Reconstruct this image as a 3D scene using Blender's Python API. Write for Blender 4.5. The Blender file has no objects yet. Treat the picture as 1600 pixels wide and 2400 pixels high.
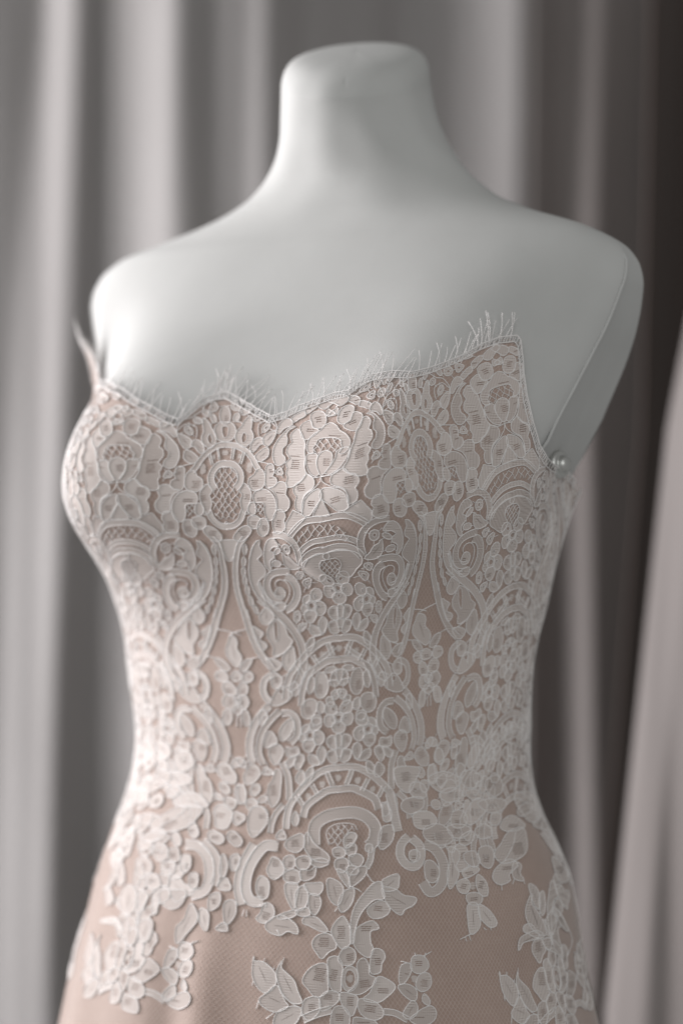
import bpy, bmesh, math, random
import numpy as np
from mathutils import Vector
from mathutils.geometry import delaunay_2d_cdt
random.seed(7); RNG = np.random.default_rng(11)

# ------------------------------------------------------------------ camera, light, exposure
ZC = 1.22                       # height of the camera and of the picture centre above the floor
F_PX, DIST = 5667.0, 1.65       # focal length in photograph pixels (85 mm), camera to body axis
scene = bpy.context.scene
cam_d = bpy.data.cameras.new('camera'); cam = bpy.data.objects.new('camera', cam_d)
scene.collection.objects.link(cam)
cam.location = (0, -DIST, ZC); cam.rotation_euler = (math.radians(90), 0, 0)
cam_d.sensor_fit = 'VERTICAL'; cam_d.sensor_height = 36.0; cam_d.sensor_width = 24.0
cam_d.lens = F_PX / 2400 * 36.0; cam_d.clip_start = .05; cam_d.clip_end = 50
cam_d.dof.use_dof = True; cam_d.dof.focus_distance = DIST - .152; cam_d.dof.aperture_fstop = 2.0
cam_d.dof.aperture_blades = 9
scene.camera = cam
scene.render.resolution_x, scene.render.resolution_y = 682, 1024

world = bpy.data.worlds.new('World'); scene.world = world; world.use_nodes = True
bg = world.node_tree.nodes['Background']
bg.inputs[0].default_value = (1.0, 1.0, .985, 1); bg.inputs[1].default_value = .25

def area_light(name, loc, target, sx, sy, power, col, spread=180):
    d = bpy.data.lights.new(name, 'AREA'); d.shape = 'RECTANGLE'; d.size = sx; d.size_y = sy
    d.energy = power; d.color = col; d.spread = math.radians(spread)
    o = bpy.data.objects.new(name, d); scene.collection.objects.link(o)
    o.location = loc
    o.rotation_euler = (Vector(target) - Vector(loc)).to_track_quat('-Z', 'Y').to_euler()
    return o
# tall window on the left, a little behind the dress form, and the dim room behind the camera
area_light('window_light', (-2.1, .54, ZC + .35), (0, .10, ZC + .05), 1.1, 2.0, 112, (1.0, .975, .985))
area_light('room_light', (.2, -3.4, ZC + 1.0), (0, 0, ZC), 3.0, 2.4, 33, (.985, 1.0, .99))
vs = scene.view_settings
vs.view_transform = 'Standard'; vs.look = 'None'; vs.exposure = 0; vs.gamma = 1; vs.use_curve_mapping = False
scene.render.engine = 'CYCLES'

# ------------------------------------------------------------------ materials
def new_mat(name):
    m = bpy.data.materials.new(name); m.use_nodes = True
    nt = m.node_tree; b = nt.nodes['Principled BSDF']
    return m, nt, b
def N(nt, t, **kw):
    n = nt.nodes.new(t)
    for k, v in kw.items(): setattr(n, k, v)
    return n
def cloth(name, col, col2, rough=.85, nscale=40, weave=0, bump=.15, bdist=.0003, sheen=.2, coord='Object', stretch=(1,1,1)):
    """fabric: slow tone variation plus thread-sized relief"""
    m, nt, b = new_mat(name); L = nt.links.new
    tc = N(nt, 'ShaderNodeTexCoord'); mp = N(nt, 'ShaderNodeMapping'); mp.inputs[3].default_value = stretch
    L(tc.outputs[coord], mp.inputs[0])
    no = N(nt, 'ShaderNodeTexNoise'); no.inputs['Scale'].default_value = nscale; no.inputs['Detail'].default_value = 5
    L(mp.outputs[0], no.inputs[0])
    cr = N(nt, 'ShaderNodeValToRGB'); cr.color_ramp.elements[0].position = .3; cr.color_ramp.elements[1].position = .7
    cr.color_ramp.elements[0].color = (*col, 1); cr.color_ramp.elements[1].color = (*col2, 1)
    L(no.outputs[0], cr.inputs[0]); L(cr.outputs[0], b.inputs['Base Color'])
    b.inputs['Roughness'].default_value = rough
    b.inputs['Sheen Weight'].default_value = sheen; b.inputs['Sheen Roughness'].default_value = .5
    b.inputs['Specular IOR Level'].default_value = .25
    if weave:
        w1 = N(nt, 'ShaderNodeTexNoise'); w1.inputs['Scale'].default_value = weave; w1.inputs['Detail'].default_value = 2
        L(mp.outputs[0], w1.inputs[0])
        bp = N(nt, 'ShaderNodeBump'); bp.inputs['Strength'].default_value = bump; bp.inputs['Distance'].default_value = bdist
        L(w1.outputs[0], bp.inputs['Height']); L(bp.outputs[0], b.inputs['Normal'])
    return m
M = {}
M['jersey'] = cloth('white_jersey', (.49,.49,.48), (.54,.54,.53), nscale=14, weave=900, bump=.35, sheen=.0, rough=1.0)
M['piping'] = cloth('white_piping', (.51,.51,.50), (.55,.55,.54), nscale=60, weave=1200, sheen=.1)
M['metal'], _nt, _b = new_mat('nickel'); _b.inputs['Metallic'].default_value = 1; _b.inputs['Roughness'].default_value = .42
_b.inputs['Base Color'].default_value = (.62,.62,.60,1)
M['lining'] = cloth('nude_satin_lining', (.39,.28,.236), (.435,.32,.272), rough=.7, nscale=25, weave=1500, bump=.2, sheen=.7)
def clothwork():
    """woven filling of the lace: rib threads, thinner and thicker places, each piece a little different"""
    m, nt, b = new_mat('lace_clothwork'); L = nt.links.new
    tc = N(nt, 'ShaderNodeTexCoord'); oi = N(nt, 'ShaderNodeObjectInfo')
    sx = N(nt, 'ShaderNodeSeparateXYZ'); L(tc.outputs['Object'], sx.inputs[0])
    # ribs run up the cloth, spaced about one millimetre round the body
    dx = N(nt, 'ShaderNodeVectorMath', operation='DOT_PRODUCT'); dx.inputs[1].default_value = (CP_, -SP_, 0); L(tc.outputs['Object'], dx.inputs[0])
    ns = N(nt, 'ShaderNodeTexNoise'); ns.inputs['Scale'].default_value = 90; L(tc.outputs['Object'], ns.inputs[0])
    ad = N(nt, 'ShaderNodeMath', operation='MULTIPLY_ADD'); ad.inputs[1].default_value = .0012; L(ns.outputs[0], ad.inputs[0]); L(dx.outputs['Value'], ad.inputs[2])
    mu = N(nt, 'ShaderNodeMath', operation='MULTIPLY'); mu.inputs[1].default_value = 2*math.pi/.00105; L(ad.outputs[0], mu.inputs[0])
    sn = N(nt, 'ShaderNodeMath', operation='SINE'); L(mu.outputs[0], sn.inputs[0])
    mz = N(nt, 'ShaderNodeMath', operation='MULTIPLY'); mz.inputs[1].default_value = 2*math.pi/.0016; L(sx.outputs[2], mz.inputs[0])
    sz = N(nt, 'ShaderNodeMath', operation='SINE'); L(mz.outputs[0], sz.inputs[0])
    no = N(nt, 'ShaderNodeTexNoise'); no.inputs['Scale'].default_value = 150; no.inputs['Detail'].default_value = 4; L(tc.outputs['Object'], no.inputs[0])
    pt = N(nt, 'ShaderNodeMapRange'); pt.inputs[1].default_value = .50; pt.inputs[2].default_value = .62; L(no.outputs[0], pt.inputs[0])   # patches of open weave
    h1 = N(nt, 'ShaderNodeMath', operation='MULTIPLY'); L(sz.outputs[0], h1.inputs[0]); L(pt.outputs[0], h1.inputs[1])
    s1 = N(nt, 'ShaderNodeMath', operation='MULTIPLY_ADD'); s1.inputs[1].default_value = .16; s1.inputs[2].default_value = .5; L(sn.outputs[0], s1.inputs[0])
    s2 = N(nt, 'ShaderNodeMath', operation='MULTIPLY_ADD'); s2.inputs[1].default_value = .42; L(h1.outputs[0], s2.inputs[0]); L(s1.outputs[0], s2.inputs[2])
    s3 = N(nt, 'ShaderNodeMath', operation='MULTIPLY_ADD'); s3.inputs[1].default_value = .45; L(oi.outputs['Random'], s3.inputs[0]); L(s2.outputs[0], s3.inputs[2])
    s4 = N(nt, 'ShaderNodeMath', operation='SUBTRACT'); s4.inputs[1].default_value = .22; L(s3.outputs[0], s4.inputs[0])
    cr = N(nt, 'ShaderNodeValToRGB'); cr.color_ramp.elements[0].position = .0; cr.color_ramp.elements[1].position = 1.0
    cr.color_ramp.elements[0].color = (.43,.365,.335,1); cr.color_ramp.elements[1].color = (.68,.62,.59,1)
    L(s4.outputs[0], cr.inputs[0]); L(cr.outputs[0], b.inputs['Base Color'])
    b.inputs['Roughness'].default_value = .9; b.inputs['Sheen Weight'].default_value = .15; b.inputs['Specular IOR Level'].default_value = .15
    bp = N(nt, 'ShaderNodeBump'); bp.inputs['Strength'].default_value = .35; bp.inputs['Distance'].default_value = .0003
    L(s2.outputs[0], bp.inputs['Height']); L(bp.outputs[0], b.inputs['Normal'])
    return m
CP_, SP_ = math.cos(math.radians(30)), math.sin(math.radians(30))
M['fill'] = clothwork()
M['cord'] = cloth('lace_cord', (.76,.73,.715), (.84,.81,.80), nscale=300, weave=2200, bump=.5, bdist=.0003)
M['net'] = cloth('lace_net_thread', (.52,.42,.375), (.58,.48,.43), nscale=200)
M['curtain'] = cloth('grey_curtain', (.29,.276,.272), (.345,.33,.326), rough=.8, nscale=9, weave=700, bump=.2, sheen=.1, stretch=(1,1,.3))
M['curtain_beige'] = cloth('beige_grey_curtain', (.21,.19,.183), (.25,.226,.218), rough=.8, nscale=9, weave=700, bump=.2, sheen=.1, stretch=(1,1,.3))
M['curtain_gap_shade'] = cloth('gap_shade_curtain', (.075,.057,.05), (.095,.074,.066), rough=.85, nscale=9, weave=700, bump=.2, sheen=.05, stretch=(1,1,.3))  # dark base colour carries the shade of the gap between curtains
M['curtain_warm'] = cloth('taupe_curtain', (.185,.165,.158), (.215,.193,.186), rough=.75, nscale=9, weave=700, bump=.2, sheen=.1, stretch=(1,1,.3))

# ------------------------------------------------------------------ object helpers
def link(o, parent=None):
    scene.collection.objects.link(o)
    if parent is not None: o.parent = parent
    return o
def mesh_obj(name, V, Fc, mat, parent=None, smooth=True, mats=None, midx=None):
    me = bpy.data.meshes.new(name)
    me.from_pydata([tuple(map(float, v)) for v in V], [], [tuple(map(int, f)) for f in Fc])
    if mats:
        for m in mats: me.materials.append(M[m])
        me.polygons.foreach_set('material_index', np.asarray(midx, dtype=np.int32))
    else: me.materials.append(M[mat])
    if smooth: me.polygons.foreach_set('use_smooth', np.ones(len(me.polygons), dtype=bool))
    me.update()
    return link(bpy.data.objects.new(name, me), parent)
def empty(name, loc, label=None, cat=None, group=None):
    o = link(bpy.data.objects.new(name, None)); o.location = loc; o.empty_display_size = .05
    tag(o, label, cat, group); return o
def tag(o, label=None, cat=None, group=None, kind=None):
    for k, v in (('label', label), ('category', cat), ('group', group), ('kind', kind)):
        if v: o[k] = v
    return o
def grid_faces(nu, nv, wrap=False, off=0):
    """nv rows of nu vertices"""
    f = []
    for j in range(nv - 1):
        for i in range(nu if wrap else nu - 1):
            i2 = (i + 1) % nu
            f.append((off + j*nu + i, off + j*nu + i2, off + (j+1)*nu + i2, off + (j+1)*nu + i))
    return f

# ------------------------------------------------------------------ the body surface
PHI = math.radians(30); CP, SP = math.cos(PHI), math.sin(PHI)      # the form is turned 30 degrees
def pchip(x, xs, ys):
    xs = np.asarray(xs, float); ys = np.asarray(ys, float); h = np.diff(xs); d = np.diff(ys)/h
    m = np.zeros_like(ys); s = d[:-1] + d[1:]
    m[1:-1] = np.where(d[:-1]*d[1:] > 0, 2*d[:-1]*d[1:]/np.where(s == 0, 1, s), 0); m[0] = d[0]; m[-1] = d[-1]
    x = np.clip(np.asarray(x, float), xs[0], xs[-1]); i = np.clip(np.searchsorted(xs, x) - 1, 0, len(xs) - 2); t = (x - xs[i])/h[i]
    return (2*t**3-3*t*t+1)*ys[i] + (t**3-2*t*t+t)*h[i]*m[i] + (-2*t**3+3*t*t)*ys[i+1] + (t**3-t*t)*h[i]*m[i+1]
ZR=[-0.4000,-0.3800,-0.3600,-0.3400,-0.3200,-0.3000,-0.2800,-0.2600,-0.2400,-0.2200,-0.2000,-0.1800,-0.1600,-0.1400,-0.1200,-0.1000,-0.0800,-0.0600,-0.0400,-0.0200,0.0000,0.0200,0.0400,0.0600,0.0800,0.1000,0.1100,0.1200,0.1300,0.1400,0.1500,0.1600,0.1700,0.1800,0.1900,0.2000,0.2100,0.2200,0.2300,0.2400,0.2500,0.2600,0.2700,0.2800,0.2900,0.3000,0.3100,0.3150]
AR=[0.2000,0.1986,0.1954,0.1917,0.1870,0.1820,0.1767,0.1728,0.1672,0.1593,0.1500,0.1444,0.1427,0.1438,0.1458,0.1480,0.1508,0.1541,0.1566,0.1599,0.1644,0.1701,0.1767,0.1828,0.1899,0.1963,0.2000,0.2038,0.2072,0.2097,0.2114,0.2099,0.2041,0.1895,0.1616,0.1282,0.1023,0.0864,0.0754,0.0675,0.0614,0.0573,0.0549,0.0530,0.0515,0.0508,0.0507,0.0506]
XR=[-0.0158,-0.0145,-0.0129,-0.0120,-0.0118,-0.0114,-0.0099,-0.0092,-0.0083,-0.0087,-0.0094,-0.0094,-0.0091,-0.0095,-0.0110,-0.0115,-0.0105,-0.0090,-0.0075,-0.0060,-0.0045,-0.0030,-0.0015,0.0001,0.0016,0.0033,0.0034,0.0029,0.0022,0.0015,0.0009,0.0006,0.0002,0.0004,0.0057,0.0081,0.0108,0.0134,0.0140,0.0140,0.0134,0.0130,0.0128,0.0128,0.0127,0.0133,0.0143,0.0148]

ZK = [-.40,-.30,-.22,-.15,-.10,-.058,.0,.05,.09,.13,.16,.185,.205,.225,.25,.32]
BF = [.125,.118,.10,.083,.083,.088,.092,.088,.080,.066,.056,.046,.040,.040,.044,.047]
BB = [.13,.125,.105,.085,.086,.09,.095,.098,.095,.085,.074,.062,.054,.050,.050,.050]
NN = [2.2,2.2,2.2,2.2,2.2,2.3,2.4,2.4,2.4,2.3,2.2,2.1,2.0,2.0,2.0,2.0]
BUST = [0.0923,0.0274,0.0615,0.0475,0.0592,0.0508,0.3446,2.5522]
def lin_table(fn_x, fn_y, lo, hi, n=800):
    zz = np.linspace(lo, hi, n); vv = pchip(zz, fn_x, fn_y)
    return lambda z: np.interp(z, zz, vv)
fA = lin_table(ZR, AR, -.40, .315); fX = lin_table(ZR, XR, -.40, .315)
fBF = lin_table(ZK, BF, -.4, .32); fBB = lin_table(ZK, BB, -.4, .32); fN = lin_table(ZK, NN, -.4, .32)
fYC = lin_table([-.4,-.15,0,.16,.22,.315], [0,0,0,-.012,-.006,.012], -.4, .315)
fK = lin_table([-.4,-.04,.04,.09,.13,.155,.168,.178,.19,.315], [1,1,.962,.966,.975,.988,.996,1,1,1], -.4, .315)
def surf0(th, z):
    th = np.asarray(th, float); z = np.asarray(z, float)
    n = fN(z); c, s = np.cos(th), np.sin(th); a = fA(z)
    bx = a*np.sign(s)*np.abs(s)**(2/n)
    by = np.where(c > 0, fBF(z), fBB(z))*np.sign(c)*np.abs(c)**(2/n)
    lim = fK(z)*a; bx = np.clip(bx, -lim, lim)
    x0, z0, A, sx, su, sd, q, e = BUST
    m = np.clip(c*3, 0, 1); dz = z - z0
    qz = np.where(dz > 0, (np.abs(dz)/su)**2, (np.abs(dz)/sd)**e)
    f = 0; l = 0
    for sg in (-1, 1):
        g = np.exp(-.5*(((bx - sg*x0)/sx)**2 + qz)); f = f + g; l = l + sg*g
    f = f + .42*np.exp(-.5*((bx/.042)**2 + qz*.9))          # cloth bridging the cleavage
    # shallow hollow between bust and armhole ridge
    hol = -.006*np.exp(-.5*(((np.abs(bx) - .80*a)/(.09*a))**2 + ((z - .10)/.035)**2))
    by = by + (A*f + hol)*m; bx = bx + A*q*l*m + 0*z
    yc = fYC(z)
    X = fX(z) + CP*bx - SP*(by + yc); Y = -SP*bx - CP*(by + yc)
    return np.stack([X, Y, z + 0*X], -1)
def surf(th, z, d=0.0):
    """point on the body at angle th from straight ahead, height z, lifted d metres off the surface"""
    P = surf0(th, z); e1, e2 = 2e-3, 6e-4
    tu = surf0(np.asarray(th) + e1, z) - surf0(np.asarray(th) - e1, z)
    tv = surf0(th, np.asarray(z) + e2) - surf0(th, np.asarray(z) - e2)
    n = np.cross(tu, tv); n /= np.linalg.norm(n, axis=-1, keepdims=True) + 1e-12
    P = P + n*np.asarray(d)[..., None]
    P[..., 2] += ZC
    return P
def project(P):
    k = F_PX/(P[..., 1] + DIST)
    return np.stack([800 + k*P[..., 0], 1200 - k*(P[..., 2] - ZC)], -1)
_gt, _gz = np.meshgrid(np.radians(np.linspace(-78, 100, 150)), np.linspace(-.40, .16, 190))
_gp = project(surf(_gt, _gz, np.zeros_like(_gt)))
_vis = np.ones_like(_gt, bool)
_du = np.gradient(_gp[..., 0], axis=1); _vis &= _du > .25       # facing the camera
def unproject(px):
    """photograph pixels -> (th, z) on the body"""
    px = np.asarray(px, float).reshape(-1, 2); out = np.zeros_like(px)
    G = _gp[_vis]; T = _gt[_vis]; Zz = _gz[_vis]
    for i in range(0, len(px), 256):
        d = ((px[i:i+256, None, :] - G[None])**2).sum(-1); j = d.argmin(1)
        out[i:i+256, 0] = T[j]; out[i:i+256, 1] = Zz[j]
    for _ in range(3):
        e1, e2 = 1e-3, 5e-4; z0 = np.zeros(len(px))
        p0 = project(surf(out[:, 0], out[:, 1], z0)); pu = (project(surf(out[:, 0]+e1, out[:, 1], z0)) - p0)/e1
        pv = (project(surf(out[:, 0], out[:, 1]+e2, z0)) - p0)/e2
        r = px - p0; det = pu[:, 0]*pv[:, 1] - pu[:, 1]*pv[:, 0]
        det = np.where(np.abs(det) < 1e-6, 1e9, det)
        dt = (r[:, 0]*pv[:, 1] - r[:, 1]*pv[:, 0])/det; dz = (pu[:, 0]*r[:, 1] - pu[:, 1]*r[:, 0])/det
        out[:, 0] += np.clip(dt, -.03, .03); out[:, 1] += np.clip(dz, -.01, .01)
    return out

# ------------------------------------------------------------------ curtains behind
def px_x(px, Y): return (px - 800)/F_PX*(DIST + Y)
def px_z(py, Y): return ZC + (1200 - py)/F_PX*(DIST + Y)
def curtain(name, Y0, nodes, rows, mat, label, zlo, zhi, group=None, wob=.003, amp=1.0, soft=.034, nx=420, nz=40):
    """hanging cloth: fold ridges and valleys (x, depth) given at a few heights, running down the drop"""
    dep = lambda n, k: n[1][k] if isinstance(n[1], tuple) else n[1]
    zrow = np.array([px_z(r, Y0) for r in rows]); zz = np.linspace(zlo, zhi, nz)
    K = np.array([[ [px_x(n[0][k], Y0 + dep(n, k)*amp), dep(n, k)] for k in range(len(rows))] for n in nodes])   # node,row,(x,depth)
    V = []
    for z in zz:
        xs = np.array([np.interp(z, zrow[::-1], K[i, ::-1, 0]) for i in range(len(nodes))]); ds = np.array([np.interp(z, zrow[::-1], K[i, ::-1, 1]) for i in range(len(nodes))])
        t = np.linspace(xs[0], xs[-1], nx)
        d = np.interp(t, xs, ds)*amp
        w = max(3, int(soft/(t[1] - t[0])))|1; ker = np.hanning(w + 2)[1:-1]; ker /= ker.sum()
        d = np.convolve(np.pad(d, w//2, mode='edge'), ker, 'valid')
        d = d + wob*(np.sin(t*58 + 2.1*z) * np.sin(1.3*z + t*9) + .6*np.sin(t*117 + 1 + 1.1*np.sin(2*z)) + .3*np.sin(t*203 - 2*z))
        for x, y in zip(t, d): V.append((x, Y0 + y, z))
    o = mesh_obj(name, V, grid_faces(nx, nz), mat)
    s = o.modifiers.new('thickness', 'SOLIDIFY'); s.thickness = .002; s.offset = 1
    tag(o, label, 'curtain', group); return o
rows = (0, 1000, 2400)
back_nodes = [((-420,-420,-420), .03), ((-250,-270,-300), .085), ((-120,-160,-210), .028), ((94,20,-70), .075), ((188,160,105), .005), ((228,225,200), .050), ((240,270,255), .048), ((446,446,446), -.035),
    ((480,480,480), .0), ((640,640,640), -.012), ((720,720,720), .035), ((965,965,965), .12), ((1095,1080,1070), .100), ((1214,1200,1190), .030),
    ((1255,1245,1240), .062), ((1305,1300,1312), .074), ((1400,1385,1412), (.058,.038,.030)), ((1450,1425,1450), .06), ((1530,1500,1500), .10), ((1640,1640,1640), .14), ((1850,1850,1850), .16)]
cut = [i for i, nd in enumerate(back_nodes) if nd[0][0] == 1255][0]
curtain('curtain', .90, back_nodes[:cut + 1], rows, 'curtain', 'pale grey curtain hanging in deep folds behind the white neck', px_z(2750, .90), px_z(-350, .90), amp=.54)
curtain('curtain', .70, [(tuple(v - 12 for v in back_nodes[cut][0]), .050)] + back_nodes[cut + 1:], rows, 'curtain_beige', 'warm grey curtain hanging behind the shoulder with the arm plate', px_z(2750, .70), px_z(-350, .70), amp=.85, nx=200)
e = (1725, 1548, 1412)
right_nodes = [(tuple(v - 12 for v in e), .10), (tuple(v - 2 for v in e), .055), (tuple(v + 18 for v in e), .020), (tuple(v + 90 for v in e), -.008),
    (tuple(v + 170 for v in e), -.022), (tuple(v + 250 for v in e), -.034), (tuple(v + 330 for v in e), -.01), (tuple(v + 480 for v in e), .04)]
curtain('curtain', .30, right_nodes, rows, 'curtain_warm', 'taupe curtain slanting down beside the dress, in front of the shaded gap', px_z(2700, .30), px_z(-300, .30), nx=160, soft=.014)
b = (1522, 1502, 1385)  # added sheet: the gap's shade is put into its dark brown colour
gap_shade_nodes = [(tuple(v + 0 for v in b), .0), (tuple(v + 12 for v in b), .012), (tuple(v + 70 for v in b), .10), (tuple(v + 150 for v in b), .13), (tuple(v + 420 for v in b), .13)]
curtain('curtain', .52, gap_shade_nodes, rows, 'curtain_gap_shade', 'added dark brown sheet standing in for the shaded gap between the grey and taupe curtains', px_z(2700, .52), px_z(-300, .52), nx=120, soft=.014)
# ------------------------------------------------------------------ dress form
form = empty('dress_form', (0, 0, ZC - .40), 'white fabric dress form torso with a capped neck, wearing the lace gown', 'dress form')
def part(name, V, Fc, mat, parent, origin=(0, 0, 0), **kw):
    V = np.asarray(V, float) - np.asarray(origin)
    return mesh_obj(name, V, Fc, mat, parent, **kw)
OF = np.array((0, 0, ZC - .40))
NTH = 360
th = np.linspace(-math.pi, math.pi, NTH, endpoint=False)
zt = np.concatenate([np.linspace(-.40, .14, 110), np.linspace(.143, .237, 52)])
V = []
dip = lambda z: -.006*np.clip((.06 - z)/.04, 0, 1)
for z in zt:
    V.append(surf(th, np.full(NTH, z), np.full(NTH, dip(z))))
# slanted neck cap: the rings tip forward towards the rim, then close over a rounded edge
base = surf0(th, np.full(NTH, .292)); cen = base.mean(0); rel = base - cen
fdir = np.array([-.22, -.975, 0]); fo = rel @ fdir
def cap_ring(s, h, slant):
    p = cen + rel*s; p[:, 2] = h - slant*fo*s + ZC; return p
for i, z in enumerate(np.linspace(.240, .292, 14)):
    w = (i + 1)/14; p = surf(th, np.full(NTH, z), np.zeros(NTH)); p[:, 2] -= .40*w*w*fo; V.append(p)
for sc_, h in [(.998, .2945), (.990, .2975), (.976, .3005), (.955, .3032), (.928, .3056), (.892, .3077), (.845, .3095), (.785, .3109), (.70, .3121), (.58, .3130), (.44, .3136), (.28, .314), (.12, .3142), (.02, .3142)]:
    V.append(cap_ring(sc_, h, .40))
Va = np.concatenate(V); nv = len(V)
# the stretched cover is never quite even
uu = np.tile(th, nv); zv = Va[:, 2] - ZC
wav = .00035*(np.sin(5*uu + 31*zv) + .7*np.sin(11*uu - 47*zv + 1.3) + .6*np.sin(3*uu + 83*zv)) + np.where((zv > .19) & (zv < .285), .0004*np.sin(7*uu + 90*zv)*np.sin(2*uu + 1)*np.sin((zv - .19)/.095*math.pi), 0)
wav = wav*np.where(zv > .285, .35, 1)
rad_ = np.stack([np.cos(0*uu)*(Va[:, 0] - .01), Va[:, 1], 0*uu], -1); rad_ /= np.linalg.norm(rad_, axis=1, keepdims=True) + 1e-9
Va = Va + rad_*wav[:, None]
torso = part('torso', Va, grid_faces(NTH, nv, wrap=True), 'jersey', form, OF)

def tube(path, r, sides=6, closed=False, taper=None):
    """round tube along a 3-D path -> (V, F)"""
    P = np.asarray(path, float); n = len(P)
    T = np.gradient(P, axis=0)
    if closed: T = (np.roll(P, -1, 0) - np.roll(P, 1, 0))
    T /= np.linalg.norm(T, axis=1, keepdims=True) + 1e-12
    ref = np.array([0, -1.0, .0]); A = np.cross(T, ref); bad = np.linalg.norm(A, axis=1) < .1
    A[bad] = np.cross(T[bad], np.array([1.0, 0, 0])); A /= np.linalg.norm(A, axis=1, keepdims=True); B = np.cross(T, A)
    rr = np.full(n, r) if taper is None else r*np.asarray(taper)
    ang = np.arange(sides)*2*math.pi/sides
    V = (P[:, None] + rr[:, None, None]*(np.cos(ang)[None, :, None]*A[:, None] + np.sin(ang)[None, :, None]*B[:, None])).reshape(-1, 3)
    Fc = grid_faces(sides, n, wrap=True)
    if closed:
        Fc += [((n-1)*sides + i, (n-1)*sides + (i+1) % sides, (i+1) % sides, i) for i in range(sides)]
    else:
        Fc += [tuple(range(sides))[::-1], tuple((n-1)*sides + i for i in range(sides))]
    return V, Fc
# piping along the front edge of each flat arm plate; the plate itself is where the torso is cut off
def plate_edge(sgn):
    zz = np.linspace(-.01, .171, 90); k = fK(zz); n = fN(zz)
    t0 = np.arcsin(np.clip(k, 0, .99995)**(n/2))
    return surf(sgn*t0, zz, np.interp(zz, [-.01, .02, .045, .16, .171], [-.008, -.006, .0001, .0001, -.002]))
for sgn in (1, -1):
    Vp, Fp = tube(plate_edge(sgn), .0011, 8)
    part('armhole_piping', Vp, Fp, 'piping', form, OF)
# fixing knob near the foot of the arm plate
uv = unproject([(1302, 1087)])[0]
kp = surf(np.array([uv[0]]), np.array([uv[1]]), np.array([.0015]))[0]
kn = surf(np.array([uv[0]]), np.array([uv[1]]), np.array([.0115]))[0] - kp; kn /= np.linalg.norm(kn)
kn = np.array([.75, -.62, .1]); kn /= np.linalg.norm(kn)
def lathe(prof, origin, axis, n=28):
    ax = np.asarray(axis); a = np.cross(ax, [0, 0, 1.0]); a /= np.linalg.norm(a); b = np.cross(ax, a)
    V = []
    for r, h in prof:
        for i in range(n):
            t = 2*math.pi*i/n; V.append(origin + ax*h + r*(math.cos(t)*a + math.sin(t)*b))
    return V, grid_faces(n, len(prof), wrap=True)
prof = [(r*1.35, h*1.35) for r, h in [(.0068,-.002),(.0068,.0010),(.0062,.0022),(.0050,.0026),(.0042,.0022),(.0038,.0030),(.0036,.0044),(.0028,.0054),(.0014,.0059),(.0001,.006)]]
Vk, Fk = lathe(prof, kp, kn)
part('fixing_knob', Vk, Fk, 'metal', form, OF)

# ------------------------------------------------------------------ the gown: lining cut along the neckline
gown = empty('wedding_gown', (0, 0, ZC - .42), 'strapless nude gown covered in white lace, worn by the dress form', 'wedding dress')
OG = np.array((0, 0, ZC - .42))
NECK = [(245,897),(266,902),(297,921),(325,942),(360,960),(392,978),(424,990),(448,972),(483,944),(518,930),(539,927),(571,944),(606,965),(643,983),(679,973),(711,958),(751,944),(788,931),
    (825,924),(851,904),(880,888),(923,880),(966,882),(1005,872),(1043,857),(1079,841),(1123,814),(1165,797),(1206,792),(1214,803),(1217,832),(1220,879),(1226,927),(1239,991),(1252,1039),(1268,1068),(1284,1084),(1315,1100),(1334,1122)]
nk = unproject(NECK); nk_t = np.maximum.accumulate(nk[:, 0] + np.arange(len(nk))*1e-4); nk_z = nk[:, 1]
# on round the back: a low back, and the far peak at the other armhole (mirror of the near one)
t_l = nk_t[0]
ext_t = np.concatenate([[-math.pi, -2.6, -2.1, -1.75, -1.42, -1.26, -1.15, -1.06, t_l - .06], nk_t, [nk_t[-1] + .25, nk_t[-1] + .6, math.pi]])
ext_z = np.concatenate([[-.03, -.02, .0, .02, .045, .088, .127, .104, .093], nk_z, [.012, -.01, -.03]])
def z_top(t): return np.interp(t, ext_t, ext_z)
def skirt_fold(t, z):
    """soft vertical folds of the overskirt below the hip"""
    w = np.clip((-.24 - z)/.12, 0, 1)
    return w*(.0022*np.cos((t + .10)*26)*np.exp(-((t + .12)/.22)**2) + .0012*np.cos(t*17 + 1))
def dress_d(t, z):
    """lift of the lining off the form: a little proud along the neckline"""
    zt_ = z_top(t)
    return .0012 + .0022*np.exp(-np.clip(zt_ - z, 0, 1)/.02) + skirt_fold(t, z) + tip_flare(t, z) + cup_fold(t, z)
def tip_flare(t, z):
    """the free peak at the far armhole stands off the form"""
    return .011*np.exp(-((t + 1.15)/.11)**2)*np.clip((z - .085)/.04, 0, 1)**1.5
_ca, _cb = np.array([.095, -.010]), np.array([.335, -.0465])
def cup_fold(t, z):
    """slack of the lace lapping over under the near cup"""
    k = .15; d = np.array([(_cb[0] - _ca[0])*k, _cb[1] - _ca[1]]); L = np.hypot(*d); d /= L
    x = (t - _ca[0])*k; y = z - _ca[1]
    u = (x*d[0] + y*d[1])/L; q = -x*d[1] + y*d[0]
    w = np.clip(u/.25, 0, 1)*np.clip((1.0 - u)/.5, 0, 1); w = w*w*(3 - 2*w)
    return .0030*w*np.where(q > 0, np.exp(-(q/.016)**2), np.exp(-(q/.0046)**2))
tt = np.unique(np.concatenate([np.linspace(-math.pi, math.pi, 420, endpoint=False), nk_t]))
s = np.concatenate([np.linspace(0, .12, 14), np.linspace(.135, 1, 130)])
rowsV = []
for sv in s:
    zt_ = z_top(tt) - .0035; z = zt_ + (-.395 - zt_)*sv
    rowsV.append(surf(tt, z, dress_d(tt, z)))
Vd = np.concatenate(rowsV); nt_ = len(tt)
Fd = grid_faces(nt_, len(s), wrap=True)
lining = part('lining', Vd, [f[::-1] for f in Fd], 'lining', gown, OG)
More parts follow.
